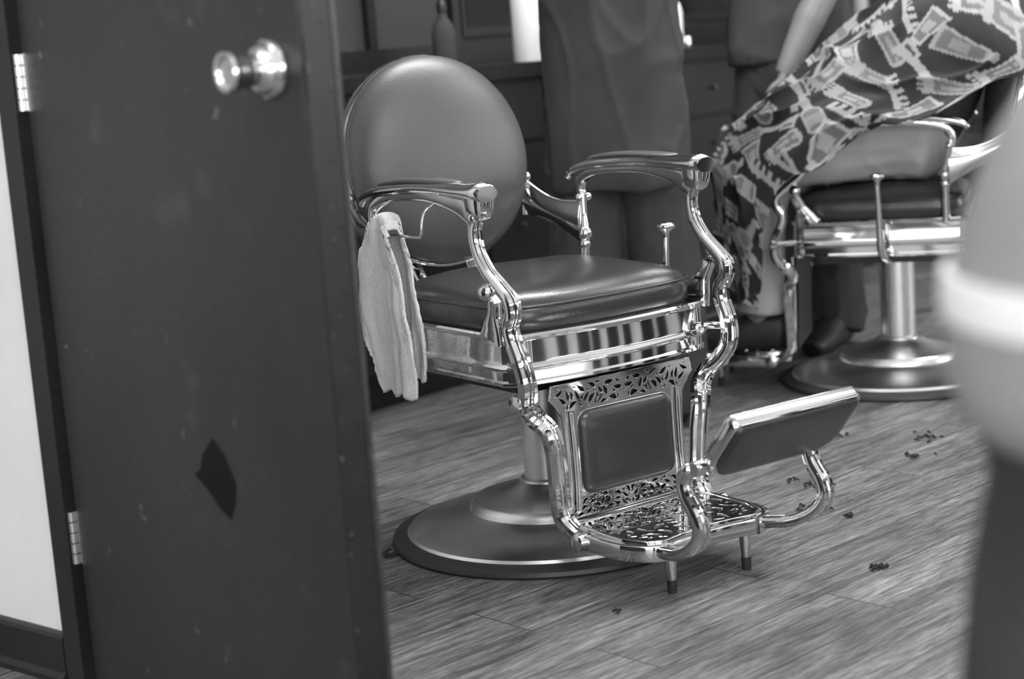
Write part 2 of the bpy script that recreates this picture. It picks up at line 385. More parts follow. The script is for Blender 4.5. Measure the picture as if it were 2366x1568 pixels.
    for g in(-1,1):
        b=B(); hw=lambda s,t,z:T(g*s,t,z)
        b.sweep([hw(.120,.490,.088),hw(.128,.525,.092),hw(.138,.572,.102),hw(.146,.618,.125),hw(.150,.643,.155),hw(.151,.637,.185),hw(.151,.614,.215),hw(.151,.606,.24),hw(.151,.618,.262),hw(.150,.645,.274)],IRON,V((1,0,0)),[(.015,.011)]*3+[(.015,.012)]*4+[(.013,.011)]*3,sub=8)
        b.lathe([(.001,-.022),(.012,-.022),(.014,-.016),(.014,-.004),(.010,-.002),(.010,.004),(.014,.006),(.014,.018),(.001,.020)],hw(.142,.648,.272),n=20,mtx=Matrix.Rotation(math.radians(90),4,'Y'))
        b.ball(hw(.160,.628,.268),.012)
        obj('footrest_arm',b.mesh(),'chrome',ft,autos=40)
    b=B(); b.tube([T(.19,0,.36),T(.29,.0,.37),T(.328,.01,.40),T(.335,.012,.47),T(.342,.014,.58)],[.009,.009,.011,.009,.0055])
    lv=obj('lever',b.mesh(),'chrome',E,autos=50)
    b=B(); b.lathe([(.001,-.016),(.006,-.016),(.008,-.004),(.019,.004),(.021,.009),(.018,.014),(.001,.017)],T(.342,.014,.587),n=24); obj('lever_knob',b.mesh(),'chrome',lv,autos=60)
    if towelbar:
        b=B(); b.tube([T(-.268,.075,.72),T(-.295,.075,.705),T(-.305,.075,.685),T(-.308,.073,.660),T(-.308,.055,.655),T(-.308,-.07,.655),T(-.308,-.085,.66),T(-.305,-.088,.695),T(-.268,-.088,.716)],.0028,n=8,sub=4)
        obj('towel_bar',b.mesh(),'chrome',E)
    return E
CH=math.radians(35); C1=(.054,3.472,0)
chair=barber_chair(C1,CH,'empty chrome barber chair with round dark leather back and seat')
C2=(1.076,4.74,0); R2=math.radians(252.5)
chair2=barber_chair(C2,R2,'chrome barber chair with a caped customer sitting in it',towelbar=False)
def towel():
    Mx=Matrix.Translation(C1)@Matrix.Rotation(CH,4,'Z')
    nx,ny=80,110; vs=[];fs=[]
    for j in range(ny+1):
        q=j/ny
        for i in range(nx+1):
            u=i/nx*2-1
            if q<.44: d=(.44-q)/.44; side=-1
            elif q>.52: d=(q-.52)/.48; side=1
            else: d=0; side=(q-.48)/.04
            topz=.688
            L=.340-.095*max(0,(-u-.45))/.55-.004*max(0,u-.5)+.005*math.sin(u*9)
            if side<0: L=L*.93
            z=topz-L*d-(0 if d>0 else -.004*math.cos(side*1.5))
            half=.032+.018*min(1,d*5)+.050*d**.7
            if side<0: half*=.88
            if d>.72: half-=.014*(d-.72)/.28
            tc=-.046+.018*d-(.014*d if side<0 else 0)
            t=tc+u*half
            crease=math.exp(-((u-.30-.1*d)/.15)**2)+.8*math.exp(-((u-.70)/.12)**2)
            fold=.006*math.sin(u*3.5+1+1.2*d)-.006*crease*min(1,d*4+.2)*side
            s=-.313-side*(.014+.006*d*(1-.4*abs(u)))+fold
            z-=.026*abs(u)**2*(1-d)**1.5
            s+=noise.noise(V((u*3,d*5,side)))*.005+noise.noise(V((u*40,d*90,side*3)))*.0020
            vs.append(Mx@V((s,-t,z)))
    for j in range(ny):
        for i in range(nx):
            a=j*(nx+1)+i; fs.append((a,a+1,a+nx+2,a+nx+1))
    b=B(); b.add(vs,fs); ob=obj('towel',b.mesh(),'towel',label='white terry hand towel hanging from the armrest bar',cat='towel')
    md=ob.modifiers.new('so','SOLIDIFY'); md.thickness=.007
    return ob
towel()
# ------------------------------------------------------------------ structure
def st(name,b,m,smooth=False,**k):
    return obj(name,b.mesh(),m,smooth=smooth,kind='structure',**k)
b=B(); b.box(-3.6,5.2,-3.2,9.9,-.05,0); st('floor',b,'floor')
b=B(); b.box(-3.6,5.2,-3.2,9.9,2.9,2.95); st('ceiling',b,'ceil')
WM=Matrix.Translation((-.797,2.80,0))@Matrix.Rotation(math.radians(-39.7),4,'Z')
b=B(); b.box(-3.4,.028,0,.1,0,2.9,WM); st('wall_left',b,'wallwhite')
b=B(); b.sweep([WM@V((-3.4,-.009,0)),WM@V((.026,-.009,0))],[(0,-.012),(0,.014),(.010,.014),(.018,.006),(.078,.006),(.084,.003),(.086,-.004),(.086,-.012)],V((0,0,1)),smooth=False)
st('baseboard_left',b,'basebd')
b=B(); b.box(.029,.074,-.014,.12,0,2.10,WM); b.box(.018,.074,-.018,.12,2.10,2.16,WM)
st('trim_1',b,'basebd')
SA=math.radians(48.7); SO=V((-.24,4.87,0)); SM=Matrix.Translation(SO)@Matrix.Rotation(SA,4,'Z')
b=B(); b.box(-1.3,5.2,.52,.6,0,2.9,SM); st('wall_back',b,'walldark')
b=B()
for x in(-.55,.02,.36,.75,1.35,1.95,2.55,3.15): b.box(x,x+.035,.495,.525,.93,2.3,SM)
b.box(-1.3,5.2,.49,.525,2.3,2.36,SM); b.box(-1.3,5.2,.49,.525,.93,1.0,SM)
st('trim_2',b,'black')
b=B(); b.box(4.9,5.0,-2.9,9.4,0,.3); b.box(4.9,5.0,-2.9,9.4,2.5,2.9)
for y in(-2.9,-1.2,.5,2.2,3.9,5.6,7.6): b.box(4.9,5.0,y,y+.18,.3,2.5)
st('wall_right',b,'rib')
b=B(); b.box(-3.6,5,-3.1,-3.0,0,.2); b.box(-3.6,5,-3.1,-3.0,2.4,2.9)
for x in(-3.6,-2.3,-1.05,.1,1.2,2.5,3.8): b.box(x,x+.2,-3.1,-3.0,.2,2.4)
st('wall_front',b,'rib')
b=B(); b.box(-3.6,-3.5,-3,3,0,2.9); st('wall_side',b,'wallwhite')
b=B(); b.box(1.95,2.0,.1,4.3,0,.92); st('wall_reflector',b,'wallwhite')  # unseen low wall added to give the chrome bright bands
b=B()
for i,y in enumerate((.1,.42,.9,1.22,1.55,1.85,2.1,2.3,2.52,2.75,3.0,3.2,3.42,3.9,4.2)): b.box(1.925,1.949,y,y+(.10 if i%2 else .15),0,.92)
b.box(1.92,2.02,.08,4.32,.921,.955); st('trim_reflector',b,'basebd')  # dark bars and cap added so the chrome reflects stripes
def area(name,loc,rot,sx,sy,power):
    l=bpy.data.lights.new(name,'AREA'); l.shape='RECTANGLE'; l.size=sx; l.size_y=sy; l.energy=power
    o=bpy.data.objects.new(name,l); SC.collection.objects.link(o); o.location=loc; o.rotation_euler=rot; return o
for y in(-.35,1.35,3.05,4.75):  # added lamps at unseen side windows, for fill and chrome reflections
    area('window_fill_light',(5.05,y,1.4),(0,math.radians(90),0),2.1,1.45,46)
for x,p in((-2.9,20),(-1.6,26),(-.4,38),(.75,46),(1.95,48),(3.25,48)):  # added lamps at unseen windows behind the camera, for fill and reflections
    area('window_fill_light',(x,-3.12,1.3),(math.radians(90),0,0),.95,2.1,p)
for n,(x,y,p,u) in enumerate([(-.9,.9,12,16),(1.3,1.2,24,32),(.3,4.2,38,36),(2.3,4.2,20,26),(1.2,6.0,16,22),(-2.3,1.6,10,12),(-2.0,-1.0,12,14)]):  # unseen fixtures added to carry fill lamps
    b=B(); b.box(x-.62,x+.62,y-.14,y+.14,2.40,2.45)
    for dx in(-.5,.5): b.box(x+dx-.004,x+dx+.004,y-.004,y+.004,2.45,2.90)
    o=obj('added_ceiling_light',b.mesh(),'white',smooth=False,label='added unseen white hanging fixture carrying fill lamps',cat='ceiling light',group='added ceiling lights')
    b=B(); b.box(x-.6,x+.6,y-.12,y+.12,2.39,2.40); obj('diffuser',b.mesh(),'rib',o,smooth=False)
    area('down_fill_light',(x,y,2.38),(0,0,0),1.2,.24,p)  # added downward lamp for top light and strip reflections
    area('up_fill_light',(x,y,2.47),(math.pi,0,0),1.2,.24,u)  # upward lamp added to brighten the ceiling for soft ambient light
# ------------------------------------------------------------------ door
DA=math.radians(-51.6); DM=Matrix.Translation((-.732,2.746,0))@Matrix.Rotation(DA,4,'Z')
W=.81; TH=.052
b=B(); b.box(.004,W,0,TH,.010,2.03,DM)
door=st('door_1',b,'door')
b=B(); b.box(W,W+.0015,.003,.045,.015,2.03,DM)
for z in [i*.083+.05 for i in range(24)]:
    x=W+.0015; b.box(x,x+.0012,.034+.004*math.sin(z*40),.038+.004*math.sin(z*40),z,z+.005,DM)
o=obj('edge_plate',b.mesh(),'edge',door,smooth=False)
b=B()
rz=random.Random(4)
for i in range(16):
    z=.25+i*.058+rz.uniform(-.03,.03); y=rz.choice((.005,.009,.022,.040)); x=W+.0016; b.box(x,x+.0006,y,y+rz.uniform(.0008,.002),z,z+rz.uniform(.002,.006),DM)
obj('paint_chips',b.mesh(),'chip',door,smooth=False)
b=B(); b.box(W+.001,W+.003,.0455,.053,.012,2.03,DM); obj('edge_strip',b.mesh(),'oldmetal',door,smooth=False)
b=B(); b.box(W+.0015,W+.003,.004,.030,.955,1.035,DM); lp=obj('latch_plate',b.mesh(),'edge',door,smooth=False)
b=B(); b.box(W+.003,W+.006,.003,.008,.990,1.002,DM); obj('latch_bolt',b.mesh(),'oldmetal',lp,smooth=False)
pts=[(.0,.07),(.018,.045),(.028,.02),(.036,-.005),(.03,-.045),(.02,-.075),(.002,-.06),(-.02,-.03),(-.042,-.01),(-.03,.005),(-.022,.035)]
M['stain']=mat('stain_paint',.005,.8,var=.3,vscale=60,spec=.2)
me=plate([(x*1.0,y) for x,y in pts],[],.0004,0)
xf(me,lambda c: DM@V((.492+c.x*1.5,-.0006+c.z,.440+c.y*.78))); obj('stain',me,'stain',door,smooth=False)
KM=DM@Matrix.Translation((.738,0,.998))@Matrix.Rotation(math.radians(90),4,'X')
b=B(); b.lathe([(.001,0),(.037,0),(.038,.003),(.036,.008),(.032,.011),(.030,.017),(.026,.022),(.022,.024),(.001,.024)],n=40,mtx=KM); 
kn=obj('door_knob',b.mesh(),'brass',door,autos=25,label='round satin metal door knob')
b=B(); b.lathe([(.020,.020),(.020,.030),(.0215,.032),(.0225,.040),(.0235,.050),(.0250,.058),(.0262,.062),(.0245,.066),(.020,.0655),(.016,.061),(.001,.060)],n=40,mtx=KM); obj('knob',b.mesh(),'brass',kn,autos=30)
for z in(.260,.998,1.80):
    b=B(); HM=DM@Matrix.Translation((-.002,-.007,z))
    for i in range(5):
        b.lathe([(.001,-.0435+i*.0178),(.006,-.0435+i*.0178),(.006,-.0275+i*.0178),(.001,-.0275+i*.0178)],n=14,mtx=HM)
    b.box(.002,.012,.005,.0085,-.045,.045,HM)
    obj('hinge',b.mesh(),'brass',door,autos=40)
# ------------------------------------------------------------------ cabinets and counter
for i,x in enumerate([-1.2,-.6,0,.6,1.2,1.8,2.4,3.0,3.6]):
    b=B(); b.box(x+.003,x+.597,.02,.50,.1,.89,SM); b.box(x+.003,x+.597,.07,.5,0.0,.1,SM)
    c=obj('cabinet',b.mesh(),'cabinet',smooth=False,label='black base cabinet with drawers under the counter',cat='cabinet',group='base cabinets along the wall')
    for j,(z0,z1) in enumerate([(.12,.50),(.515,.69),(.705,.875)]):
        for (xa,xb) in ([(x+.012,x+.588)] if j else [(x+.012,x+.297),(x+.303,x+.588)]):
            b=B(); b.box(xa,xb,.002,.02,z0,z1,SM); d=obj('drawer' if j else 'cabinet_door',b.mesh(),'cabinet',c,smooth=False)
            b=B(); xm=(xa+xb)/2; zz=(z0+z1)/2 if j else z1-.05
            b.lathe([(.001,0),(.005,0),(.005,.012),(.009,.015),(.009,.019),(.001,.022)],n=16,mtx=SM@Matrix.Translation((xm,.002,zz))@Matrix.Rotation(math.radians(90),4,'X'))
            obj('handle',b.mesh(),'oldmetal',d,autos=40)
b=B(); b.box(-1.25,4.25,-.02,.495,.891,.932,SM); obj('countertop',b.mesh(),'counter',smooth=False,label='long dark worktop running over the base cabinets',cat='countertop')
for x0,x1 in((.80,1.34),(1.40,1.94),(2.0,2.54),(2.60,3.14)):
    b=B(); b.box(x0,x1,.500,.512,1.02,2.2,SM); m=obj('mirror',b.mesh(),'black',smooth=False,label='rectangular wall mirror above the barber station',cat='mirror',group='station mirrors')
    b=B(); b.box(x0+.02,x1-.02,.4975,.4995,1.05,2.17,SM); obj('mirror_glass',b.mesh(),'glass',m,smooth=False)
def bottle(k,y,prof,m,name,label,cat,cap=None):
    b=B(); b.lathe([(r,z+.9325) for r,z in prof],n=32,mtx=SM@Matrix.Translation((k,y,0))); o=obj(name,b.mesh(),m,autos=50,label=label,cat=cat)
    if cap:
        b=B(); b.lathe([(r,z+.9325) for r,z in cap],n=24,mtx=SM@Matrix.Translation((k,y,0))); obj('cap',b.mesh(),'black',o,autos=50)
bottle(.58,.04,[(.001,0),(.045,0),(.046,.003),(.046,.235),(.044,.24),(.018,.24),(.018,.235),(.001,.235)],'white','paper_towel_roll','white paper towel roll standing on the dark counter','paper towel roll')
bottle(.38,.2,[(.001,0),(.034,0),(.036,.01),(.036,.10),(.028,.13),(.014,.15),(.013,.17),(.001,.17)],'smock','spray_bottle','dark grey spray bottle on the dark counter','bottle',[(.001,.165),(.016,.165),(.016,.19),(.008,.2),(.008,.22),(.001,.222)])
bottle(1.50,.14,[(.001,0),(.022,0),(.024,.01),(.024,.12),(.018,.145),(.010,.155),(.001,.156)],'white','lotion_bottle','white lotion bottle with dark cap on counter','bottle',[(.001,.15),(.011,.15),(.011,.18),(.001,.18)])
bottle(1.42,.05,[(.001,0),(.022,0),(.024,.01),(.022,.035),(.001,.04)],'chrome','metal_tin','small shiny metal tin on the dark counter','tin')
for kk,hh,mm in((2.30,.2,'rib'),(2.42,.16,'hazy'),(2.53,.22,'smock'),(2.80,.18,'rib')):
    bottle(kk,.15,[(.001,0),(.028,0),(.03,.01),(.03,hh*.65),(.02,hh*.8),(.011,hh*.86),(.011,hh),(.001,hh)],mm,'hair_tonic_bottle','plain tonic bottle standing on the station counter','bottle',[(.001,hh-.005),(.013,hh-.005),(.013,hh+.02),(.001,hh+.02)])
# ------------------------------------------------------------------ people
def ell(b,rings,L=V((1,0,0)),n=24,sub=4,sq=1.0):
    prof=[]
    for j in range(n):
        a=2*math.pi*j/n; c,s=math.cos(a),math.sin(a)
        prof.append((abs(c)**sq*(1 if c>0 else -1),abs(s)**sq*(1 if s>0 else -1)))
    b.sweep([r[0] for r in rings],prof,V(L),[(r[1],r[2]) for r in rings],sub)
def remesh(ob,vox,sm=4):
    md=ob.modifiers.new('rm','REMESH'); md.mode='VOXEL'; md.voxel_size=vox; md.use_smooth_shade=True
    s=ob.modifiers.new('sm','SMOOTH'); s.iterations=sm; s.factor=.5
def cloth(name,b,m,E,vox=.009,sm=6,amp=.014,seed=0,horiz=.5):
    """fuse garment tubes, then add hanging folds and diagonal drag creases"""
    me=b.mesh(); o=bpy.data.objects.new('tmp_cloth',me); SC.collection.objects.link(o); remesh(o,vox,sm)
    dg=bpy.context.evaluated_depsgraph_get(); m2=bpy.data.meshes.new_from_object(o.evaluated_get(dg)); bpy.data.objects.remove(o)
    nr=[v.normal.copy() for v in m2.vertices]
    for v,n in zip(m2.vertices,nr):
        p=v.co
        f=noise.noise(V((p.x*9+seed,p.y*9,p.z*1.4)))
        q=noise.noise(V((p.x*4+seed*2,p.y*4,p.z*5+p.x*4)))
        r=(1-min(1,abs(q)*4))**2
        q2=noise.noise(V((p.x*7-seed,p.y*7+3,p.z*3-p.x*5)))
        r2=(1-min(1,abs(q2)*4))**2
        v.co=p+n*amp*(f*.8+horiz*(r*.7+r2*.6-.35))
    m2.materials.clear(); m2.update()
    return obj(name,m2,m,E)
def hand(b,w,d,nrm,side,curl=.35,sc=1.0):
    d=d.normalized(); side=(side-d*side.dot(d)).normalized(); nrm=d.cross(side)*(1 if d.cross(side).dot(nrm)>0 else -1)
    b.sweep([w-d*.02,w+d*.015,w+d*.05,w+d*.088],rrect(1,1,.9,4),side,[(.025*sc,.019*sc),(.030*sc,.017*sc),(.041*sc,.015*sc),(.040*sc,.011*sc)])
    for o,l in((.033,.070),(.011,.080),(-.011,.075),(-.033,.058)):
        p=w+d*.082+side*o; pts=[p-d*.02]; ang=0; dd=d.copy(); seg=[.45,.32,.23]
        pts.append(p)
        for q in seg:
            ang+=curl; dd=(d*math.cos(ang)+nrm*math.sin(ang)); p=p+dd*l*q; pts.append(p)
        b.tube(pts,[.0088,.0088,.0083,.0076,.0062],n=10,side=side,sub=3)
    p=w+d*.022+side*.028; dd=(d*.72+side*.5+nrm*.45).normalized()
    b.tube([w+d*.01+side*.012,p,p+dd*.034,p+(dd*.034)+(d*.9+nrm*.4).normalized()*.028],[.013,.0125,.0105,.0075],n=10,side=nrm,sub=3)
def head(b,c,fw,up,sc=1.0):
    L=fw.cross(up).normalized()
    def q(f,u,l=0): return c+fw*f*sc+up*u*sc+L*l*sc
    ell(b,[(q(.0,.118),.02,.03),(q(-.005,.105),.055,.065),(q(-.008,.07),.072,.090),(q(-.008,.03),.077,.098),(q(-.004,-.01),.074,.096),(q(.006,-.05),.064,.082),(q(.022,-.085),.048,.062),(q(.034,-.112),.028,.036),(q(.034,-.12),.012,.018)],L)
    b.tube([q(.088,.015),q(.108,-.015),q(.113,-.032),q(.092,-.04)],[.007,.010,.013,.010],side=L,n=8)
    b.tube([q(.083,-.068,-.02),q(.096,-.068,0),q(.083,-.068,.02)],[.006,.009,.006],n=8,side=up)
    for g in(-1,1):
        b.sweep([q(-.005,.03,.072*g),q(-.012,.01,.084*g),q(-.005,-.03,.076*g)],rrect(1,1,.8,3),fw,[(.012,.006),(.019,.008),(.010,.006)])
        b.tube([q(.075,.032,.012*g),q(.084,.036,.03*g),q(.07,.03,.052*g)],[.006,.008,.006],n=8,side=up)
def headparts(E,c,fw,up):
    L=fw.cross(up).normalized()
    for g in(-1,1):
        b=B(); b.ball(c+fw*.080+up*.008+L*.031*g,.0125); obj('eye',b.mesh(),'eye',E)
    b=B(); q=lambda f,u:c+fw*f+up*u
    ell(b,[(q(-.01,.132),.02,.03),(q(-.014,.122),.06,.070),(q(-.024,.085),.080,.094),(q(-.034,.045),.084,.088),(q(-.044,.0),.080,.070),(q(-.052,-.045),.066,.052),(q(-.055,-.06),.05,.04)],L)
    o=obj('hair',b.mesh(),'hair',E); return o
def standing(name,loc,rz,label,cl,arms,hem=.80,spread=1.0,wid=1.0,seed=0,bw=1.0,hemw=.200,amp=.016):
    E=empty(name,loc,rz,label,'person')
    fw=V((0,-1,0)); up=V((0,0,1)); k=spread
    b=B()
    ell(b,[(V((0,0,.86)),.13,.09),(V((0,.005,.94)),.165,.11),(V((0,0,1.06)),.145,.10),(V((0,-.005,1.2)),.155,.11),(V((0,0,1.34)),.18,.115),(V((0,.01,1.43)),.165,.095),(V((0,.01,1.48)),.08,.07),(V((0,.005,1.53)),.056,.058),(V((0,-.005,1.60)),.055,.06)])
    for g in(-1,1):
        b.tube([V((.085*g,0,.92)),V((.095*g*k,-.01,.72)),V((.10*g*k,-.012,.50)),V((.105*g*k,.012,.34)),V((.11*g*k,.02,.10)),V((.11*g*k,.02,.05))],[.092,.082,.056,.056,.037,.034])
        b.tube([V((.11*g*k,.05,.035)),V((.115*g*k,-.03,.045)),V((.12*g*k,-.16,.028))],[.032,.036,.028])
    for g,a in zip((-1,1),arms):
        sh=V((.175*g,.005,1.415)); el,wr=V(a[0]),V(a[1])
        b.tube([V((.10*g,.005,1.43)),sh,(sh+el)/2,el,(el*.6+wr*.4),wr],[.05,.056,.050,.046,.048,.030],side=V((0,1,.1)))
        hand(b,wr,V(a[2]),V(a[3]),V(a[4]),a[5])
    hc=V((0,-.02,1.665)); head(b,hc,fw,up)
    o=obj('body',b.mesh(),'skin',E); remesh(o,.0052,2)
    headparts(E,hc,fw,up)
    b=B(); z=hem; w=wid
    ell(b,[(V((0,0,z)),hemw*w,.132),(V((0,0,z+.10)),.192*w,.134),(V((0,0,1.06)),.180*w,.130),(V((0,-.005,1.2)),.178,.130),(V((0,0,1.34)),.198,.132),(V((0,.01,1.43)),.175,.108),(V((0,.01,1.475)),.09,.08)],n=40,sq=.85)
    for g,a in zip((-1,1),arms):
        sh=V((.178*g,.005,1.415)); el=V(a[0]); e=sh+(el-sh)*.80
        b.tube([V((.10*g,.005,1.42)),sh,(sh+e)/2,e],[.065,.072,.068,.064],side=V((0,1,.1)))
    cloth('shirt',b,cl[0],E,amp=amp,seed=seed)
    b=B()
    ell(b,[(V((0,0,1.0)),.168*w,.118),(V((0,0,.90)),.182*w,.124),(V((0,0,.80)),.184*w,.121),(V((0,0,.74)),.17*w,.10)])
    for g in(-1,1):
        b.tube([V((.085*g,0,.88)),V((.095*g*k,-.008,.72)),V((.103*g*k,-.014,.50)),V((.106*g*k,.008,.30)),V((.108*g*k,.012,.10)),V((.108*g*k,.005,.045))],[.100*w,.102*w,.094*bw,.090*bw,.086*bw,.082*bw])
    cloth('trousers',b,cl[1],E,amp=amp,seed=seed+3)
    for g in(-1,1):
        b=B(); b.sweep([V((.112*g*k,.085,.048)),V((.112*g*k,.05,.055)),V((.114*g*k,-.03,.058)),V((.118*g*k,-.12,.038)),V((.122*g*k,-.20,.028)),V((.122*g*k,-.215,.025))],rrect(1,1,.8,4),V((1,0,0)),[(.025,.04),(.038,.052),(.045,.055),(.048,.037),(.038,.027),(.02,.02)])
        obj('shoe',b.mesh(),'shoe',E)
    return E
standing('person',(.300,4.38,0),math.radians(185),'person in dark grey smock and trousers standing with back turned',('smock','smock'),
   [((-.26,-.12,1.22),(-.14,-.34,1.30),(.3,-.9,.1),(0,0,-1),(1,0,0),.5),((.26,-.12,1.22),(.14,-.34,1.32),(-.3,-.9,.1),(0,0,-1),(-1,0,0),.5)],hem=.62,spread=.95,wid=.95,seed=2,bw=1.08,hemw=.190,amp=.020)
standing('person',(.915,5.34,0),math.radians(-35),'person in dark short-sleeved shirt, bare arm reaching down to the cape',('shirt2','trouser'),
   [((-.27,-.03,1.15),(-.22,-.20,1.20),(.3,-.9,.1),(0,0,-1),(1,0,0),.5),((.175,-.125,1.10),(.095,-.260,.845),(-.22,-.30,-.9),(-.6,-.2,-.1),(.3,-.9,0),.45)],hem=.87,seed=9,wid=1.04,amp=.020)
def client():
    E=empty('person',C2,R2,'seated customer in light trousers under a dark patterned cape','person')
    T=lambda s,t,z: V((s,-t,z))
    fw=V((0,-.97,.24)).normalized(); up=V((0,.24,.97)).normalized()
    b=B()
    ell(b,[(T(0,-.02,.60),.12,.08),(T(0,-.06,.66),.165,.10),(T(0,-.11,.78),.15,.105),(T(0,-.15,.92),.16,.11),(T(0,-.18,1.05),.18,.11),(T(0,-.195,1.13),.15,.09),(T(0,-.205,1.18),.07,.065),(T(0,-.21,1.24),.055,.058),(T(0,-.215,1.3),.055,.06)])
    for g in(-1,1):
        b.tube([T(.08*g,-.08,.655),T(.10*g,.08,.650),T(.12*g,.23,.640),T(.125*g,.315,.615),T(.125*g,.345,.50),T(.12*g,.36,.30),T(.12*g,.37,.18)],[.085,.084,.068,.056,.056,.042,.036])
        b.tube([T(.12*g,.33,.155),T(.12*g,.39,.15),T(.125*g,.51,.135)],[.03,.034,.026])
        b.tube([T(.10*g,-.19,1.09),T(.175*g,-.18,1.06),T(.195*g,-.13,.92),T(.20*g,-.07,.82),T(.17*g,.05,.785),T(.12*g,.16,.765)],[.05,.048,.040,.034,.031,.025])
        hand(b,T(.12*g,.16,.76),V((-.3*g,-.95,-.25)),V((0,0,-1)),V((-g,0,0)),.25)
    hc=T(0,-.20,1.40); head(b,hc,fw,up)
    o=obj('body',b.mesh(),'skin',E); remesh(o,.0055,2); headparts(E,hc,fw,up)
    b=B()
    ell(b,[(T(0,-.05,.66),.18,.115),(T(0,-.11,.78),.168,.122),(T(0,-.15,.92),.175,.125),(T(0,-.18,1.05),.192,.122),(T(0,-.195,1.13),.16,.10),(T(0,-.205,1.165),.08,.075)])
    for g in(-1,1): b.tube([T(.10*g,-.19,1.085),T(.175*g,-.18,1.05),T(.195*g,-.14,.95)],[.06,.060,.056])
    cloth('shirt',b,'shirt2',E,amp=.006)
    b=B()
    ell(b,[(T(0,-.02,.60),.15,.09),(T(0,-.06,.66),.185,.12),(T(0,-.10,.76),.17,.12)])
    for g in(-1,1):
        b.tube([T(.085*g,-.08,.665),T(.11*g,.08,.662),T(.13*g,.23,.645),T(.13*g,.315,.600),T(.13*g,.345,.50),T(.125*g,.355,.30),T(.125*g,.36,.21)],[.104,.102,.088,.080,.074,.066,.064])
    cloth('trousers',b,'khaki',E,amp=.014,seed=5)
    for g in(-1,1):
        b=B(); b.sweep([T(.12*g,.285,.150),T(.12*g,.31,.157),T(.12*g,.39,.158),T(.125*g,.49,.14),T(.13*g,.57,.130)],rrect(1,1,.8,4),V((1,0,0)),[(.02,.035),(.036,.052),(.042,.050),(.044,.034),(.02,.02)])
        obj('shoe',b.mesh(),'shoe',E)
    rows=[
     [(0,-.13,1.19),(.05,-.15,1.19),(.08,-.19,1.19),(.08,-.24,1.20),(.03,-.28,1.21)],
     [(0,-.06,1.11),(.13,-.08,1.10),(.24,-.15,1.06),(.31,-.25,.98),(.34,-.38,.90)],
     [(0,.02,1.03),(.14,.01,1.02),(.255,-.05,.97),(.325,-.15,.88),(.350,-.28,.80)],
     [(0,.11,.955),(.14,.10,.94),(.25,.06,.89),(.325,-.03,.81),(.348,-.10,.73)],
     [(0,.21,.88),(.14,.20,.87),(.25,.17,.835),(.320,.12,.775),(.340,.07,.675)],
     [(0,.31,.80),(.14,.31,.80),(.25,.295,.785),(.320,.25,.72),(.340,.21,.605)],
     [(0,.395,.72),(.13,.415,.725),(.22,.40,.71),(.305,.35,.65),(.330,.29,.545)],
     [(0,.43,.60),(.13,.465,.61),(.21,.45,.59),(.285,.40,.54),(.315,.325,.44)],
     [(0,.44,.46),(.13,.475,.46),(.20,.46,.45),(.265,.41,.41),(.300,.335,.34)],
     [(0,.44,.32),(.12,.465,.30),(.18,.45,.28),(.245,.41,.26),(.285,.345,.24)]]
    full=[[V((-s,-t,z)) for s,t,z in r[:0:-1]]+[V((s,-t,z)) for s,t,z in r] for r in rows]
    SU=40; SR=36
    fine=[crom(r,[1]*9,SU)[0] for r in full]; nc=len(fine[0])
    cols=[crom([fine[i][j] for i in range(len(fine))],[1]*len(fine),SR)[0] for j in range(nc)]
    nr=len(cols[0]); vs=[];uv=[]
    for i in range(nr):
        v=i/(nr-1)
        for j in range(nc):
            w=j/(nc-1)*2-1; p=cols[j][i].copy(); aw=abs(w)
            q=min(1,v*3)
            f=q*(.012*math.sin(w*11+v*9)+.009*math.sin(w*21-v*7+1))*(.4+.6*aw)+q*noise.noise(V((w*2.4,v*6,3)))*.022
            rg=(1-min(1,abs(noise.noise(V((w*3.2+v*2,v*5-w*2,7))))*4.5))**2
            f+=q*rg*.022
            f+=max(0,(v-.65))*.08*math.sin(w*15+1.2)
            nrm=V((w*.6,-.5,.6)).normalized(); p+=nrm*f
            if aw>.93: p.z+=.014*math.sin(v*34)*(aw-.93)/.07
            vs.append(p); uv.append((w*.52,v*1.12))
    fs=[]
    for i in range(nr-1):
        for j in range(nc-1):
            a=i*nc+j; fs.append((a,a+1,a+nc+1,a+nc))
    b=B(); b.add(vs,fs); me=b.mesh()
    UV=np.array(uv); col=np.full(len(uv),.018); rn=random.Random(21)
    def stamp(kind,cx,cy,a,s):
        c,sn=math.cos(a),math.sin(a); x=((UV[:,0]-cx)*c+(UV[:,1]-cy)*sn)/s; y=(-(UV[:,0]-cx)*sn+(UV[:,1]-cy)*c)/s
        def box(x0,x1,y0,y1): return (x>x0)&(x<x1)&(y>y0)&(y<y1)
        def cir(cx,cy,r): return (x-cx)**2+(y-cy)**2<r*r
        def el(cx,cy,rx,ry): return ((x-cx)/rx)**2+((y-cy)/ry)**2<1
        if kind==0:
            o=box(-.24,.24,-.44,.10)|el(0,.10,.24,.17)|el(0,-.44,.24,.07)|box(-.10,.10,.1,.46)|box(-.14,.14,.42,.56); i=box(-.18,.18,-.42,.08)|el(0,.08,.18,.12); f=.13; i2=box(-.18,.18,-.32,-.06)
        elif kind==1:
            o=box(-.15,.15,-.62,.62); i=box(-.15,.02,-.57,.57)&((y*10)%2<.9); f=.016; i2=i&False
        elif kind==2:
            o=(cir(-.17,-.38,.17)&~cir(-.17,-.38,.09))|(cir(.17,-.38,.17)&~cir(.17,-.38,.09))|(np.abs(x-y*.25)<.07)&(y>-.3)&(y<.6)|(np.abs(x+y*.25)<.07)&(y>-.3)&(y<.6); i=o&False;i2=i;f=0
        elif kind==3:
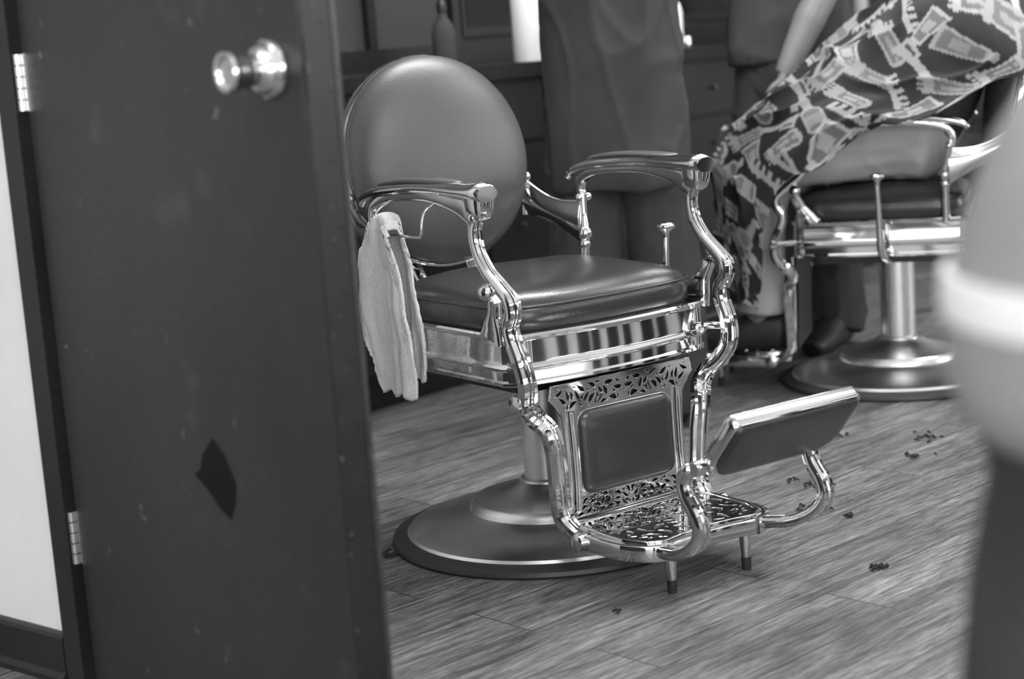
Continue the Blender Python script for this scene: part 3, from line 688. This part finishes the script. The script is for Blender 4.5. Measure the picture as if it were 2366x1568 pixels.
            o=box(-.19,.19,-.48,.30)|el(0,-.48,.19,.10)|box(-.23,.23,.26,.40)|(box(-.22,.22,.40,.52)&((x*18)%2<1.1)); i=box(-.13,.13,-.46,.22); i2=box(-.05,.05,-.28,.10)|el(0,-.40,.05,.05);f=.13
        elif kind==4:
            o=(np.abs(y-.35*x*x)<.09)&(np.abs(x)<.62)|box(-.6,-.1,-.22,.03); i=box(-.52,-.18,-.14,-.06); i2=i&False;f=.05
        elif kind==5:
            o=el(0,-.12,.30,.33)|box(-.30,.30,-.12,.14)|box(-.26,.26,.18,.34); i=el(0,-.12,.24,.27)|box(-.24,.24,-.10,.08); i2=el(0,-.10,.13,.15);f=.12
        elif kind==6:
            o=el(0,.30,.20,.28)|box(-.07,.07,-.50,.05)|el(0,-.5,.11,.12); i=el(0,.30,.14,.22); i2=i&((y*14)%2<1);f=.07
        else:
            o=(np.abs(x)<(.14+.16*(y+.5)))&(y>-.45)&(y<.45)|box(-.10,.10,-.6,-.42); i=(np.abs(x)<(.08+.16*(y+.5)))&(y>-.38)&(y<.36); i2=(np.abs(x)<.11)&(y>-.15)&(y<.16);f=.13
        k=rn.uniform(.24,.38)
        col[o]=k; col[i]=f; col[i2]=k*.85
    yy=.03; r=0
    while yy<1.16:
        xx=-.54+(.042 if r%2 else 0)
        while xx<.56:
            stamp(rn.choice([0,0,0,0,1,3,3,3,5,5,7,7,4,6,2]),xx+rn.uniform(-.007,.007),yy+rn.uniform(-.009,.009),rn.uniform(-.6,.6)+rn.choice([0,1.57,1.57,3.1]),rn.uniform(.092,.112)); xx+=.078
        yy+=.086; r+=1
    at=me.attributes.new('print','FLOAT','POINT'); at.data.foreach_set('value',col.astype(np.float32))
    m=mat('cape_cloth',.03,.6,spec=.3); nt=m.node_tree; bs=nt.nodes['Principled BSDF']
    an=nt.nodes.new('ShaderNodeAttribute'); an.attribute_name='print'; nt.links.new(an.outputs['Fac'],bs.inputs['Base Color'])
    M['cape']=m
    o=obj('cape',me,'cape',E,label='dark barber cape printed with light bottles, combs and clippers')
    s=o.modifiers.new('so','SOLIDIFY'); s.thickness=.002
client()
# ------------------------------------------------------------------ dispenser near camera
E=empty('dispenser_stand',(.435,1.02,0),0,'pale plastic dispenser with bright white collar on dark pedestal','dispenser')
b=B(); b.lathe([(.001,.0),(.16,.0),(.16,.02),(.15,.03),(.155,.4),(.168,.58),(.160,.66),(.146,.73),(.152,.755),(.001,.755)],n=56); obj('pedestal',b.mesh(),'charcoal',E,autos=60)
b=B(); b.lathe([(.001,.756),(.152,.756),(.164,.772),(.170,.795),(.170,.83),(.001,.83)],n=56); obj('bucket',b.mesh(),'hazy',E,autos=60)
b=B(); b.lathe([(.001,.8305),(.172,.8305),(.174,.84),(.172,.858),(.001,.858)],n=56); obj('collar',b.mesh(),'collar',E,autos=40)
b=B(); b.lathe([(.001,.8585),(.166,.8585),(.160,.88),(.151,.91),(.138,.94),(.118,.97),(.088,.995),(.05,1.01),(.001,1.012)],n=56); obj('lid',b.mesh(),'hazy',E,autos=60)
# ------------------------------------------------------------------ hair clippings
b=B(); rn=random.Random(5)
for cx,cy,k,sp in((.97,4.02,4,.018),(.60,3.49,5,.012),(.645,3.07,4,.006),(.64,3.66,3,.010),(.60,3.72,2,.008),(-.282,3.375,8,.010),(.90,3.86,3,.010),(.66,3.42,2,.006),(.78,4.1,3,.01),(.15,2.93,1,.004)):
    for i in range(k*3):
        x=cx+rn.gauss(0,sp*1.4); y=cy+rn.gauss(0,sp*1.2); a=rn.uniform(0,6.28); l=rn.uniform(.005,.010)
        pts=[V((x+l*(q-1)*math.cos(a+q*.5),y+l*(q-1)*math.sin(a+q*.5),.0030+.003*(q==1))) for q in range(3)]
        b.tube(pts,[.0012,.0026,.0012],n=5,side=V((0,0,1)),sub=2)
obj('hair_clippings',b.mesh(),'clip',kind='stuff',label='loose dark hair clippings scattered on the plank floor',cat='hair clippings')
# ------------------------------------------------------------------ world + camera
w=bpy.data.worlds.new('w'); SC.world=w; w.use_nodes=True; w.node_tree.nodes['Background'].inputs[0].default_value=(.8,.8,.8,1); w.node_tree.nodes['Background'].inputs[1].default_value=.5
r=math.radians(4.1); th=math.radians(10)
R0=V((1,0,0)); U0=V((0,math.sin(th),math.cos(th))); Fd=V((0,math.cos(th),-math.sin(th)))
cr=R0*math.cos(r)-U0*math.sin(r); cu=R0*math.sin(r)+U0*math.cos(r)
cam=bpy.data.cameras.new('camera'); co=bpy.data.objects.new('camera',cam); SC.collection.objects.link(co)
mw=Matrix((cr,cu,-Fd)).transposed().to_4x4(); mw.translation=V((0,0,1.02)); co.matrix_world=mw
cam.sensor_width=36; cam.lens=36*4000/2366; cam.clip_start=.05
cam.dof.use_dof=True; cam.dof.focus_distance=3.35; cam.dof.aperture_fstop=2.8
SC.camera=co
